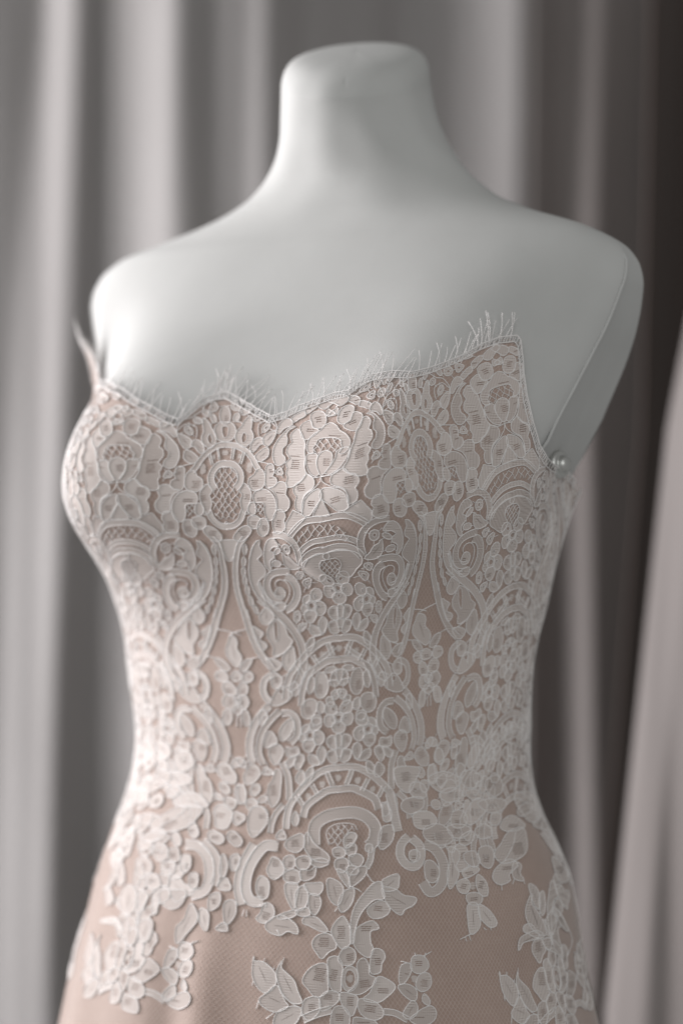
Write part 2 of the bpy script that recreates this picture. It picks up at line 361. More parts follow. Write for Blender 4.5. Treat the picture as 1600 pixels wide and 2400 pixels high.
sm = lining.modifiers.new('thickness', 'SOLIDIFY'); sm.thickness = .0011; sm.offset = -1

# ------------------------------------------------------------------ lace: outlines drawn on the cloth
# Each line: kind, then x,y points (in enlarged photograph coordinates of the block named by REG ox oy scale).
#  P petal  L leaf  S shape with straight edges  D dot  h hole in the shape before  B<w> band of width w  K cord  N<p> open net of pitch p
#  leading '=' : half outline, mirrored about the motif's axis ('=f' blossom axis, '=m' medallion axis); '1m' : on the axis, not mirrored
TILE = """
REG 500 900 5.2267
=mP 165,310 205,330 230,400 225,465 200,505 165,515
=mP 165,500 230,500 280,540 297,600 280,660 230,710 165,718
h 165,540 205,555 205,620 190,665 165,680
L 340,395 345,450 310,490 275,480 285,420
K 310,490 370,500 385,545
L 490,430 498,520 485,590 515,650 500,720 450,760 400,790 310,720 300,650 325,600 380,545 400,510 430,470
h 400,620 440,660 425,720 385,740 370,690
K 590,660 580,600 590,530 640,500 730,490 790,545 810,560
K 165,225 245,230 350,240 430,290 490,340 560,370 650,420 740,440 800,510 815,560 800,600
L 800,600 785,660 745,730 690,780 640,740 650,680 700,640 760,610
L 600,680 530,710 485,780 485,830 515,845 600,755 640,750 635,700
L 540,900 620,830 690,800 705,850 690,900 640,940 580,960 550,930
K 580,960 700,985 730,1000
B62 165,758 300,775 420,835 500,920 555,1020 590,1060
B30 272,800 250,935
B30 405,850 355,990
D26 182,855
D28 345,900
D36 470,1010
D36 465,1060
B75 165,985 270,1000 340,1070 360,1150 340,1230 290,1280
N72 165,1040 260,1060 320,1140 300,1260 345,1330 352,1430 330,1556 270,1637 165,1677
P 395,1225 440,1260 480,1330 470,1420 440,1500 440,1580 390,1556 355,1440 380,1350 345,1310
P 560,1060 620,1060 650,1130 645,1230 600,1285 510,1300 460,1240 470,1160 530,1120
P 715,990 760,1010 765,1090 745,1140 790,1160 795,1220 750,1260 680,1270 665,1200 670,1100 680,1020
P 830,1210 905,1220 920,1280 905,1350 950,1420 945,1500 890,1550 815,1520 805,1400 760,1310 700,1278 760,1270
P 510,1400 530,1330 600,1295 680,1305 745,1360 780,1450 775,1580 745,1640 690,1650 650,1560 640,1450 530,1440
P 1040,545 960,575 890,640 820,720 775,800 760,900 790,990 850,1000 900,960 900,910 870,880 875,800 920,760 930,690 920,640 970,580
P 830,570 870,505 940,462 1000,490 1000,528 900,570 840,630 812,620
P 990,465 1060,415 1150,375 1160,420 1080,460 1020,500
P 1165,345 1230,295 1300,275 1310,310 1240,360 1180,400
P 1315,290 1370,245 1460,215 1540,195 1560,230 1480,280 1400,340 1330,320
P 1080,590 1130,690 1148,760 1138,850 1145,930 1138,1040 1155,1110 1090,1195 980,1260 920,1240 940,1150 920,1100 940,1040 915,980 970,930 930,850 960,770 1000,740 980,660 1030,600
P 1165,1118 1245,1165 1245,1260 1140,1345 1108,1450 1105,1540 1040,1520 1030,1430 1050,1380 1010,1320 1030,1240 1100,1195
P 1230,420 1290,380 1375,380 1405,440 1400,505 1340,560 1260,550 1235,490
P 1100,560 1150,510 1225,485 1240,560 1315,590 1250,655 1160,700 1120,680
=fP 1458,512 1400,540 1345,600 1275,632 1200,710 1178,790 1195,850 1250,862 1240,800 1280,755 1300,705 1360,678 1458,672
=fN66 1440,680 1360,685 1300,710 1245,790 1255,850 1300,868 1405,835
P 1180,885 1250,865 1295,885 1278,950 1288,1030 1315,1105 1280,1135 1210,1090 1177,1020 1168,940
=fP 1400,838 1345,862 1305,920 1297,1000 1315,1070 1345,1120
K 1155,720 1146,800 1150,900 1140,1000 1165,1090 1240,1150 1340,1140
K 1340,1135 1330,1200 1255,1285 1160,1350 1110,1450 1110,1590
P 1320,1290 1342,1385 1290,1460 1235,1545 1200,1590 1125,1590 1130,1500 1150,1410 1220,1335
=fS 1345,1395 1312,1470 1245,1594 1345,1594
REG 500 1150 5.2267
B68 165,425 270,410 350,340 395,225
P 800,235 870,235 900,310 880,350 905,420 860,480 790,490 750,420 755,330
P 520,140 535,200 530,270 490,280 450,240 455,180 490,140
P 450,320 510,300 580,320 590,390 550,440 480,440 445,390
P 600,340 670,340 695,420 680,500 620,540 570,500 560,430
N44 545,160 640,150 660,220 640,290 570,290 545,240
P 360,440 440,420 480,470 420,560 330,600 265,560 300,500
=mS 193,590 310,595 282,720 232,840
B70 1345,330 1220,340 1120,370 1030,450 980,515
=fN74 1350,385 1220,400 1110,450 1040,560 1090,620 1200,560 1355,522
B58 1385,572 1250,590 1150,650 1105,700
B70 1425,690 1300,690 1190,740 1125,830 1105,890
=fN48 1448,808 1350,815 1322,880 1380,980 1495,1075
P 1425,735 1300,745 1165,805 1115,890 1130,950 1200,1000 1330,1080 1395,1010 1330,920 1325,840 1350,805 1425,795
S 1000,235 1110,280 1150,312 1040,420 960,510 920,460 920,380 960,310
L 760,560 690,590 650,680 640,800 660,900 720,960 700,850 760,790 740,740 700,720 750,660 830,640
B66 750,522 860,510 960,540 1040,620 1085,740 1090,880
L 870,740 900,780 960,800 1010,860 1080,910 1010,940 930,930 880,860
B78 950,972 820,975 720,1012 672,1100 690,1220 760,1305 860,1320
P 800,1180 850,1180 890,1230 870,1300 800,1300 770,1250
K 800,1180 770,1120 810,1075 880,1080 940,1150 950,1250 905,1360
B85 895,1030 970,1065 1030,1160 1040,1280 980,1400 900,1450
L 580,590 530,630 490,720 460,850 455,980 480,1120 540,1250 610,1330 655,1390 600,1190 560,1100 640,1010 645,950 600,880 550,820 600,770 600,720 570,660
B58 400,560 330,650 300,780 285,950 300,1150 345,1330 420,1560
L 400,640 425,700 400,770 378,700
L 390,790 412,850 390,910 368,850
L 385,910 408,970 390,1030 366,970
L 400,1020 425,1080 408,1140 382,1080
L 425,1140 455,1200 445,1270 415,1210
L 462,1270 500,1330 495,1400 455,1340
L 510,1385 555,1440 555,1500 515,1450
K 550,590 480,700 450,900 470,1100 560,1290 700,1420
B34 570,1110 630,1250 725,1370 800,1410
P 750,1400 830,1365 895,1370 880,1440 800,1450
REG 530 1400 5.2267
B72 235,140 290,330 350,500 420,650 500,770 585,875
L 340,350 400,380 470,430 440,470 430,520 500,560 515,590 470,640 430,600 380,500
L 520,760 610,760 690,820 640,890 580,880
K 270,380 150,410 60,450
1mL 70,460 130,490 150,560 140,620 200,720 190,800 150,850 90,790 30,700 20,620 50,530
L 330,760 300,840 240,900 190,880 230,800 280,760
K 330,745 420,730
=mP 150,900 200,950 190,1010 150,1020
P 250,910 330,930 340,1000 270,1040 220,1000
P 190,1060 240,1040 280,1100 260,1180 190,1200 155,1150
P 200,1210 260,1210 295,1290 250,1360 190,1370 160,1300
=mP 150,1210 190,1230 195,1280 150,1300
h 150,1230 172,1240 172,1275 150,1285
=mP 150,1310 200,1330 210,1390 150,1460
L 230,1380 280,1400 310,1500 295,1575 255,1565 220,1470
K 150,1460 150,1590
B84 420,0 560,110 700,230 830,380 930,560 965,760 935,930 870,1060 780,1125
L 520,115 600,220 520,320 450,290 425,220 470,150
L 560,330 600,260 650,270 720,340 770,470 825,525 780,605 710,680 620,710 590,700 600,610 570,550 530,490 520,400
h 600,290 640,300 650,430 640,540 610,470
L 820,595 850,680 858,780 830,865 780,895 725,840 708,760 735,680
K 830,530 780,620 690,700 590,740 500,750
P 590,920 660,950 700,1000 690,1050 640,1110 585,1090 572,1000
B70 600,935 500,1000 470,1110 500,1220 570,1280
P 560,1300 600,1200 640,1135 700,1085 760,1130 820,1170 790,1240 700,1300 620,1320
h 660,1130 710,1120 720,1165 680,1180
K 700,980 780,920 830,860
REG 560 1640 5.2267
B82 390,70 270,200 190,350 150,500 150,650 185,780
B72 520,130 400,250 300,400 262,550 265,680 320,800
B74 540,165 640,160 715,230 735,350 715,450 640,530
L 660,230 680,330 620,450 540,500 512,400 560,300
L 390,390 450,430 480,520 420,560 340,580 340,480
P 400,570 470,540 550,600 540,690 470,800 420,760 385,660
P 600,580 650,600 730,580 750,650 700,680 610,690
L 620,740 700,700 680,790 620,840 590,790
P 730,680 800,680 810,740 780,800 740,860 700,800
L 780,870 830,1000 780,1050 720,1000 712,950
B68 545,770 610,920 630,1080 632,1240
P 470,860 530,900 520,1100 500,1230 420,1320 372,1180 385,1050 430,1000
P 300,1320 370,1400 330,1500 280,1600 140,1590 140,1420 200,1340
P 160,800 250,840 270,920 200,1010 100,1040 80,930
P 180,1060 260,1050 270,1120 210,1180 150,1150
P 110,1250 200,1220 240,1300 180,1370 120,1330
L 20,1060 65,1050 100,1150 80,1280 25,1250 5,1150
B60 560,1290 470,1400 420,1520 400,1640
REG 530 1400 5.2267
P 1130,940 1220,940 1260,1080 1220,1200 1150,1230 1100,1130
P 1370,900 1450,880 1495,930 1490,1040 1420,1070 1375,1000
B64 1070,850 1010,980 950,1150 930,1330
P 1000,1260 1100,1260 1120,1360 1050,1470 960,1460 935,1350
L 1040,970 1090,1000 1080,1120 1030,1180 1010,1080
K 1260,1020 1330,1010 1380,1015
L 1480,1200 1530,1210 1500,1290 1440,1300
P 1150,1280 1200,1300 1210,1380 1160,1420 1130,1360
L 1060,1480 1150,1440 1170,1520 1100,1560
B46 1100,800 1220,720 1340,600
P 430,1420 480,1380 520,1450 470,1560 425,1530
"""
GROUP_G = """
REG 560 1640 5.2267
=fP 1225,155 1185,175 1175,205 1190,245 1225,258
h 1225,178 1200,190 1197,210 1207,235 1225,240
P 1205,140 1150,180 1090,170 1065,110 1090,50 1150,35 1200,80
h 1150,85 1190,108 1178,138 1140,120
P 1175,205 1188,260 1150,318 1090,320 1060,260 1075,200 1130,183
h 1138,215 1168,240 1140,262
=fP 1225,268 1180,282 1150,322 1180,390 1225,400
h 1225,285 1205,300 1225,330
=fP 1225,418 1205,424 1212,560 1225,585
P 1170,437 1100,470 1090,520 1130,585 1195,598 1188,530
P 1180,622 1120,632 1095,680 1130,760 1190,775 1222,742 1196,680
=fP 1225,592 1204,602 1208,670 1225,690
P 880,375 925,400 930,450 885,490 840,470 830,410
h 880,395 912,415 912,450 880,470 853,450 853,412
P 900,260 960,220 1015,250 1010,330 940,368 890,350
h 920,290 948,308 930,345
P 943,392 1000,380 1050,430 1040,510 990,550 940,520 934,450
h 960,418 988,445 957,462
P 820,500 930,505 940,560 890,640 840,630 800,570
P 800,330 870,300 860,355 820,395 785,410
P 780,425 818,435 828,490 790,520 760,470
L 1020,570 1070,620 1060,710 1020,770 980,700 975,630
L 870,680 940,690 1000,770 960,800 890,780 865,730
L 905,825 920,900 880,990 840,990 830,910
K 870,640 872,680
K 1060,740 1020,790 900,822
B74 1225,832 1130,845 1010,890 870,1000 740,1150 640,1300 600,1450 592,1590
B78 1225,1100 1100,1120 1000,1180 880,1270 825,1340 800,1450
B52 1092,900 1160,1060
B46 905,1045 985,1180
B46 722,1175 800,1300
=fD38 1225,960
D38 1030,1040
D34 860,1185
L 700,1380 745,1460 715,1550 665,1500
"""
BAND = """
REG 550 1800 3.136
B84 590,570 598,430 680,362 800,335 900,335 980,368 1035,440 1028,530 990,580
K 700,570 680,480 720,430 800,410 880,420 905,460
N40 700,560 690,480 730,435 800,418 875,428 895,460 850,490 800,520 790,590
P 810,520 860,480 900,500 870,560 820,590
P 730,600 790,590 820,630 790,660 740,650
P 830,580 880,560 900,600 870,650 830,630
P 750,680 820,670 840,720 800,770 750,740
P 850,650 920,640 950,680 910,730 860,700
P 870,720 910,740 900,780 850,780 830,740
L 760,750 830,780 850,880 800,830
L 900,740 970,730 960,790 900,850 850,870 860,790
P 970,570 1010,570 1010,620 970,610
B40 1010,600 1000,680 970,740
P 1080,450 1160,430 1160,530 1090,600 1060,560
B58 1140,190 1170,330 1200,470
P 1090,260 1140,300 1150,380 1100,390
P 130,310 200,290 250,350 240,420 150,510 110,440
P 420,520 500,490 520,560 470,620 400,600 380,560
P 540,480 590,560 690,640 690,690 600,680 540,620 520,560
B72 330,580 240,575 160,660 105,780 95,900 135,980 220,985
B56 150,560 65,720 35,880 60,1010
P 290,660 340,680 370,760 300,820 250,760 270,700
P 200,800 260,840 250,950 200,960 170,880
P 380,660 440,650 450,720 400,750 370,710
P 460,680 520,650 570,680 540,740 480,740
L 560,690 640,670 700,690 690,710 620,730
P 380,770 450,750 490,790 480,840 420,850 375,820
P 500,750 560,760 600,730 590,800 520,830 490,800
L 390,850 470,860 460,960 440,1040 400,970 380,900
L 470,900 520,870 545,950 520,1030 470,1040 455,960
L 560,940 620,940 640,1000 600,1080 560,1040
P 520,860 600,850 650,850 650,900 610,940 550,910
L 460,1060 540,1030 560,1080 500,1090
P 200,1070 230,1000 280,1010 300,1060 280,1110 220,1140 170,1110
L 240,1150 330,1090 400,1110 460,1160 470,1220 400,1200 340,1230 260,1200
L 330,1090 440,1050 470,1060 440,1095 350,1110
K 80,1040 65,1095
K 100,1045 97,1100
K 190,1010 240,1000 235,1030
K 320,1190 345,1238
K 850,870 900,890 940,915
K 975,780 1010,830 1040,850
REG 900 1800 3.136
B58 180,505 128,565 122,650 170,715 232,725 268,660 258,575 200,520
P 190,620 240,610 260,650 230,690 190,670
B68 290,560 370,600 425,690 435,800 400,885 335,915 282,840
P 300,700 350,690 400,760 370,840 310,820
L 470,590 540,620 540,680 520,720 540,790 480,890 460,780 480,700
P 90,0 250,0 240,60 180,180 110,140 85,80
P 210,110 290,130 300,210 240,220 190,180
P 150,240 270,220 280,290 200,340 130,300
P 220,340 330,330 380,400 300,450 230,430
P 300,440 400,420 480,480 490,540 420,570 340,550 290,500
P 500,330 560,320 600,380 560,440 490,420
P 580,370 650,240 720,240 740,300 680,380 620,420
P 460,440 540,420 620,450 580,510 500,510
P 560,510 630,470 650,520 600,570 550,560
P 660,460 720,420 770,450 770,510 690,520
P 680,260 780,230 860,240 870,290 800,330 740,320
P 780,340 840,350 820,420 770,410
P 320,80 420,30 520,60 540,120 460,180 380,160
P 560,40 640,20 700,80 660,140 580,130
P 400,200 480,150 560,170 540,230 460,250
P 590,180 660,160 700,210 640,235
P 900,480 1000,450 1030,570 1010,640 930,690 850,700 800,640 850,560
K 950,470 930,580 870,690
P 860,700 920,680 960,720 900,790 910,830 840,860 790,820 800,760
L 940,700 990,720 980,780 1010,830 950,820 930,780
P 580,640 650,620 690,680 660,730 600,700
P 690,600 770,590 790,680 760,740 700,700
P 570,760 640,730 690,750 640,790 590,810
P 530,850 590,820 620,860 600,920 550,910
P 680,790 740,850 745,940 700,930 670,860
P 600,940 660,920 710,950 690,1000 620,1000
D26 640,870
L 610,1010 670,1000 690,1080 690,1170 630,1220 610,1100
L 690,1010 760,1050 815,1140 770,1170 700,1100
K 640,1215 550,1262
K 590,1240 600,1276
K 615,1228 630,1270
K 720,1175 742,1192
K 770,1170 775,1195
K 850,855 852,905
K 940,820 930,858
K 1005,830 1018,858
P 950,190 1060,180 1130,230 1140,320 1100,400 1040,390 990,320 950,260
L 1140,400 1200,430 1190,520 1150,470
P 880,370 940,360 1000,410 1010,440 900,470 840,440
P 750,80 820,60 850,160 790,210 730,140
B56 1150,470 1210,560 1280,660
P 1220,660 1310,760 1320,830 1270,840 1230,740
L 1065,930 1060,990 1110,1070 1150,1150 1160,1230 1080,1190 1030,1100 1030,1020
L 975,1340 985,1260 1040,1220 1110,1200 1150,1240 1080,1260 1010,1280 990,1310
L 1230,1020 1190,1080 1165,1140 1200,1230 1230,1180 1240,1110 1210,1060
L 1240,1040 1290,1100 1330,1200 1270,1140
L 1150,1260 1210,1260 1280,1340 1290,1390 1220,1350 1160,1310
K 1230,1020 1300,1120 1360,1260 1330,1380
REG 130 1800 2.751
P 540,330 620,300 690,330 690,430 620,470 550,430
h 560,380 620,360 650,400 590,440
B60 850,495 930,505 990,580 1005,700 970,795 880,825
B46 960,470 1040,560 1058,660 1030,760
P 830,570 880,570 880,640 840,680 820,620
P 880,690 930,690 920,770 880,770
L 1090,560 1120,620 1100,700 1070,680
P 1140,580 1190,560 1190,640 1150,660
P 540,600 600,580 640,640 600,700 550,690
P 600,705 660,690 690,760 620,780
P 690,800 770,790 850,800 820,880 760,910 700,870
P 640,520 720,500 740,570 680,600
P 740,540 800,520 810,590 760,610
P 560,500 630,480 640,540 580,570
P 700,620 780,610 770,680 710,690
P 440,420 510,400 520,470 460,500
L 380,560 440,520 440,600 390,640
L 450,790 500,760 540,830 520,920 460,940 430,870
L 560,790 610,830 570,920 530,930
L 355,760 392,850 350,880
L 640,840 680,870 650,950
L 310,990 400,970 450,1050 400,1010
L 480,960 540,1000 530,1120 480,1140 440,1060
L 560,1000 640,990 620,1100 560,1120
L 880,880 920,930 920,990 860,1060 790,1130 790,1030 840,980
L 950,910 1000,940 990,1050 950,1010 940,960
P 1010,830 1070,810 1070,880 1020,920 1000,900
L 1100,880 1160,860 1170,940 1110,1010
L 1050,1040 1100,1000 1120,1050
"""
SPRAY = """
REG 550 1800 3.136
L 690,820 750,830 800,880 790,960 760,1010 710,970 690,900
L 880,895 870,980 830,1040 790,1060 770,1010 790,940 830,900
K 770,1020 740,1060
P 795,1095 830,1130 850,1190 850,1290 800,1330 760,1290 720,1210 740,1150
L 690,1200 640,1200 560,1160 510,1140 520,1105 600,1100 650,1140
K 690,1200 720,1210
L 860,1290 860,1140 890,1020 960,920 1030,850 1080,845 1090,900 1100,960 1030,970 970,1020 920,1090 890,1180 875,1290
L 1200,785 1205,850 1190,890 1110,905 1085,840 1120,810
L 1090,885 1180,895 1240,940 1330,960 1310,1010 1250,1040 1220,1080 1150,1030 1110,970
P 980,1040 1070,980 1130,1010 1135,1060 1080,1100 1010,1100
P 1020,1130 1060,1180 1000,1200 1000,1290 1020,1330 990,1390 930,1360 880,1290 890,1200 950,1150
P 610,1240 680,1220 730,1250 750,1320 700,1350 650,1400 620,1370 580,1300
P 780,1370 820,1320 880,1340 890,1400 860,1445 800,1445 770,1410
P 700,1400 760,1390 795,1460 785,1560 780,1640 720,1620 697,1530 692,1450
P 905,1440 950,1400 985,1450 990,1520 1040,1550 1000,1610 920,1660 840,1648 885,1610 913,1540
P 850,1460 900,1490 905,1570 870,1630 820,1630 795,1570 805,1490
h 850,1485 882,1510 887,1570 862,1612 830,1605 815,1560 825,1500
D26 850,1548
P 1020,1340 1080,1340 1105,1390 1080,1440 1070,1500 1010,1510 1000,1450
P 640,1440 688,1460 688,1560 688,1640 610,1680 550,1620 510,1560 560,1480
P 1050,1540 1130,1560 1180,1610 1120,1680 1050,1720 950,1700 1000,1650
P 760,1650 770,1700 720,1750 650,1780 632,1730 650,1670 700,1640
P 790,1652 860,1662 905,1690 890,1770 860,1820 810,1760 785,1700
P 530,1700 600,1680 628,1700 630,1780 560,1850 510,1800 510,1750
P 920,1700 1030,1720 1090,1780 1080,1830 1020,1850 950,1820 915,1770
B58 510,1845 620,1800 720,1775
P 735,1770 800,1755 845,1815 830,1900 720,1900
P 880,1840 960,1845 1040,1870 1060,1960 900,1940
L 150,1380 150,1420 220,1430 290,1490 310,1540 300,1600 240,1650 180,1610 140,1520
L 360,1420 350,1470 440,1560 470,1640 500,1720 430,1720 360,1650 325,1560 320,1490
L 240,1660 310,1600 340,1640 380,1720 400,1750 310,1790 220,1750 190,1700
L 320,1800 410,1755 490,1765 490,1815 430,1890 300,1890
K 190,1700 165,1770
K 300,1795 240,1842
K 220,1430 228,1400
K 290,1490 300,1465
K 145,1560 138,1600
K 360,1420 372,1395
K 312,1540 360,1660 430,1730 500,1760
P 1310,1390 1380,1385 1420,1440 1400,1490 1340,1508 1297,1470
P 1230,1450 1288,1442 1295,1490 1260,1560 1220,1590 1210,1530
P 1360,1522 1420,1512 1440,1570 1420,1620 1370,1640 1332,1600
L 1205,1600 1270,1592 1330,1630 1330,1700 1290,1700 1230,1650
L 1310,1710 1340,1750 1330,1810 1280,1840 1240,1810 1270,1750
L 1390,1660 1430,1710 1420,1740 1380,1710
P 1380,1770 1440,1750 1475,1790 1460,1850 1380,1890 1290,1850 1340,1800
B44 1095,1790 1180,1800 1275,1850
D24 1318,1548
K 1330,1390 1320,1358
K 1380,1385 1442,1350
K 1395,1390 1402,1358
K 1300,1440 1220,1420
K 860,1300 862,1180
"""
def smooth_pts(p, closed, step):
    p = np.asarray(p, float)
    if closed: q = np.vstack([p[-1], p, p[0], p[1]])
    else: q = np.vstack([2*p[0] - p[1], p, 2*p[-1] - p[-2]])
    out = []
    for i in range(1, len(q) - 2):
        n = max(1, int(round(np.linalg.norm(q[i+1] - q[i])/step)))
        t = (np.arange(n)/n)[:, None]
        a, b, c, d = q[i-1], q[i], q[i+1], q[i+2]
        out.append(.5*((2*b) + (-a + c)*t + (2*a - 5*b + 4*c - d)*t*t + (-a + 3*b - 3*c + d)*t**3))
    out = np.vstack(out)
    return out if closed else np.vstack([out, p[-1]])
def straight_pts(p, step):
    p = np.asarray(p, float); out = []
    for a, b in zip(p, np.roll(p, -1, 0)):
        n = max(1, int(round(np.linalg.norm(b - a)/step))); out.append(a + (b - a)*(np.arange(n)/n)[:, None])
    return np.vstack(out)
def parse(text):
    """-> list of dict(kind, half, pts (photo px), w, holes)"""
    out = []; ox = oy = 0; s = 1
    for ln in text.strip().splitlines():
        tk = ln.split()
        if tk[0] == 'REG': ox, oy, s = map(float, tk[1:]); continue
        pts = [tuple(map(float, c.split(','))) for c in tk[1:]]
        pts = [(ox + x/s, oy + y/s) for x, y in pts]
        k = tk[0]; half = ''
        if k[0] in '=1': half = k[:2]; k = k[2:]
        if k == 'h': out[-1]['holes'].append(pts); continue
        out.append(dict(kind=k[0], half=half, pts=pts, w=float(k[1:])/s if len(k) > 1 else 0, holes=[]))
    return out
def inside(poly, q):
    x, y = q[:, 0], q[:, 1]; r = np.zeros(len(q), bool); p = np.asarray(poly)
    for (x1, y1), (x2, y2) in zip(p, np.roll(p, -1, 0)):
        c = ((y1 > y) != (y2 > y)); xi = (x2 - x1)*(y - y1)/((y2 - y1) if y2 != y1 else 1e-9) + x1
        r ^= c & (x < xi)
    return r
STEP = 6.0
def fill_mesh(loop, holes):
    """triangles over the inside of a flat outline, with inner points so it can follow the body"""
    P = [np.asarray(loop)] + [np.asarray(h) for h in holes]
    n = 0; edges = []
    for l in P:
        m = len(l); edges += [(n + i, n + (i + 1) % m) for i in range(m)]; n += m
    allp = np.vstack(P); lo, hi = P[0].min(0), P[0].max(0)
    gx, gy = np.meshgrid(np.arange(lo[0] + 5, hi[0], 13), np.arange(lo[1] + 5, hi[1], 13))
    g = np.stack([gx.ravel() + 3*((np.arange(gx.size)//gx.shape[1]) % 2 if gx.size else 0), gy.ravel()], -1)
    if len(g):
        ok = inside(P[0], g)
        for h in P[1:]: ok &= ~inside(h, g)
        g = g[ok]
        if len(g):
            d = np.sqrt(((g[:, None] - allp[None])**2).sum(-1)).min(1); g = g[d > 4]
    pts = np.vstack([allp, g]) if len(g) else allp
    r = delaunay_2d_cdt([Vector((float(a), float(b))) for a, b in pts], edges, [], 0, 1e-4)
    vv = np.array([(v.x, v.y) for v in r[0]]); ff = np.array(r[2])
    c = vv[ff].mean(1); ok = inside(P[0], c)
    for h in P[1:]: ok &= ~inside(h, c)
    return vv, ff[ok]
def net_lines(loop, pitch, hexa=True):
    """threads of an open net clipped to an outline, in photo px"""
    L = np.asarray(loop); lo, hi = L.min(0), L.max(0); segs = []
    for sgn in (1, -1):
        dirv = np.array([math.cos(math.radians(52)), sgn*math.sin(math.radians(52))]); nv = np.array([-dirv[1], dirv[0]])
        c = (lo + hi)/2; R = np.linalg.norm(hi - lo)
        for k in range(int(-R/pitch), int(R/pitch) + 1):
            t = np.arange(-R, R, 3.0); q = c + nv*(k + .5)*pitch + t[:, None]*dirv
            q = q + (RNG.normal(size=2)*.5); q = q + nv*np.sin(t*math.pi/pitch)[:, None]*pitch*.10
            ok = inside(L, q); i = 0
            while i < len(q):
                if ok[i]:
                    j = i
                    while j + 1 < len(q) and ok[j+1]: j += 1
                    if j - i >= 2: segs.append(q[i:j+1])
                    i = j + 1
                else: i += 1
    return segs
def thin(seg, step):
    seg = np.asarray(seg); n = max(2, int(len(seg)*3/step)); return seg[np.linspace(0, len(seg) - 1, n).round().astype(int)]
def slits(loop, k):
    """drawn-thread openings in the cloth of a petal, or the split vein of a leaf"""
    c = loop.mean(0); lo, hi = loop.min(0), loop.max(0); w, h = hi - lo; out = []
    if min(w, h) < 20: return out
    if k == 'L':
        d = loop - c; u, s_, vt = np.linalg.svd(d, full_matrices=False); ax = vt[0]; ln = .24*np.ptp(d @ ax)
        n_ = np.array([-ax[1], ax[0]]); t = np.linspace(-1, 1, 6)
        up = c + np.outer(t*ln, ax) + np.outer(.45*(1 - t*t) + .2, n_); dn = c + np.outer(t[::-1]*ln, ax) - np.outer(.45*(1 - t*t) + .2, n_)
        q = np.vstack([up, dn]); return [q] if inside(loop, q).all() else []
    a_ = RNG.normal()*.12; off = RNG.normal(size=2)*np.array([w, h])*.10
    ex, ey = np.array([math.cos(a_), math.sin(a_)]), np.array([-math.sin(a_), math.cos(a_)])
    n = int(np.clip(h*.42/4.6, 2, 7)); hl = np.clip(w*.20, 4, 13)
    for j in range(n):
        cc = c + off + ey*(j - (n - 1)/2)*4.6 + ex*RNG.normal()*.8; l_ = hl*(.8 + .3*RNG.random())
        q = np.array([cc - ex*l_ - ey*1.0, cc + ex*l_ - ey*1.0, cc + ex*l_ + ey*1.0, cc - ex*l_ + ey*1.0])
        big = c + (q - c)*1.0 + (q - cc)*.25
        if inside(loop, big).all(): out.append(q)
    return out
def to_pieces(items, mirror_axis=None):
    """flat description of every piece: fill (verts, tris), cords (polylines), name -- still in photo px"""
    out = []
    NAME = {'P': 'lace_petal', 'S': 'lace_wedge', 'L': 'lace_leaf', 'D': 'lace_dot', 'B': 'lace_band', 'K': 'lace_cord', 'N': 'lace_openwork'}
    for it in items:
        k = it['kind']; pts = np.array(it['pts']); holes = [np.array(h) for h in it['holes']]
        if it['half'].startswith('=') and k != 'D':
            ax = mirror_axis[it['half'][1]]
            def mir(p):
                q = p[::-1].copy(); q[:, 0] = 2*ax(q[:, 1]) - q[:, 0]
                lo_ = 1 if abs(q[0, 0] - p[-1, 0]) < 3.5 else 0; hi_ = -1 if abs(q[-1, 0] - p[0, 0]) < 3.5 else None
                return np.vstack([p, q[lo_:hi_]])
            pts = mir(pts); holes = [mir(h) for h in holes]
        rec = dict(name=NAME[k], half=it['half'], fills=[], cords=[], thin=[])
        if k in 'PLS':
            loop = straight_pts(pts, STEP) if k == 'S' else smooth_pts(pts, True, STEP)
            tg = np.roll(loop, -1, 0) - np.roll(loop, 1, 0); tg /= np.linalg.norm(tg, axis=1, keepdims=True) + 1e-9
            sg = np.sign(np.sum(loop[:, 0]*np.roll(loop[:, 1], -1) - np.roll(loop[:, 0], -1)*loop[:, 1]))
            loop = loop + sg*1.3*np.stack([tg[:, 1], -tg[:, 0]], -1)
            hs = [smooth_pts(h, True, 4) for h in holes]
            if not hs and k in 'PL': hs_ = slits(loop, k)
            else: hs_ = []
            rec['fills'].append(fill_mesh(loop, hs + hs_)); rec['cords'].append((loop, True)); rec['thin'] += [(h, True) for h in hs]
        elif k == 'D':
            t = np.linspace(0, 2*math.pi, 9, endpoint=False); c = pts[0]
            loop = c + it['w']*np.stack([np.cos(t), 1.15*np.sin(t)], -1)*(1 + .15*np.sin(3*t + c[0]))[:, None]
            rec['fills'].append(fill_mesh(loop, []))
        elif k == 'B':
            if mirror_axis:                       # carry half bands just across their axis
                for a_, sg_ in (('m', -1), ('f', 1)):
                    if abs(pts[0, 0] - mirror_axis[a_](pts[0, 1])) < 5: pts[0, 0] = mirror_axis[a_](pts[0, 1]) + 3*sg_
            c = smooth_pts(pts, False, STEP); T = np.gradient(c, axis=0); T /= np.linalg.norm(T, axis=1, keepdims=True)
            nn = np.stack([-T[:, 1], T[:, 0]], -1); w = it['w']/2
            rows_ = [c + nn*w*f for f in (-1, -.33, .33, 1)]; vv = np.vstack(rows_); m = len(c)
            ff = [(r*m + i, r*m + i + 1, (r+1)*m + i + 1, (r+1)*m + i) for r in range(3) for i in range(m - 1)]
            rec['fills'].append((vv, ff)); rec['cords'] += [(rows_[0], False), (rows_[3], False)]
        elif k == 'K': rec['cords'].append((smooth_pts(pts, False, STEP), False))
        elif k == 'N':
            loop = smooth_pts(pts, True, STEP); rec['thin'] += [(thin(s_, 7), False) for s_ in net_lines(loop, it['w'])]
        out.append(rec)
    return out
R_CORD, R_THIN, D_FILL = .00034, .00025, .0003
def ribbon_dir(P):
    return P
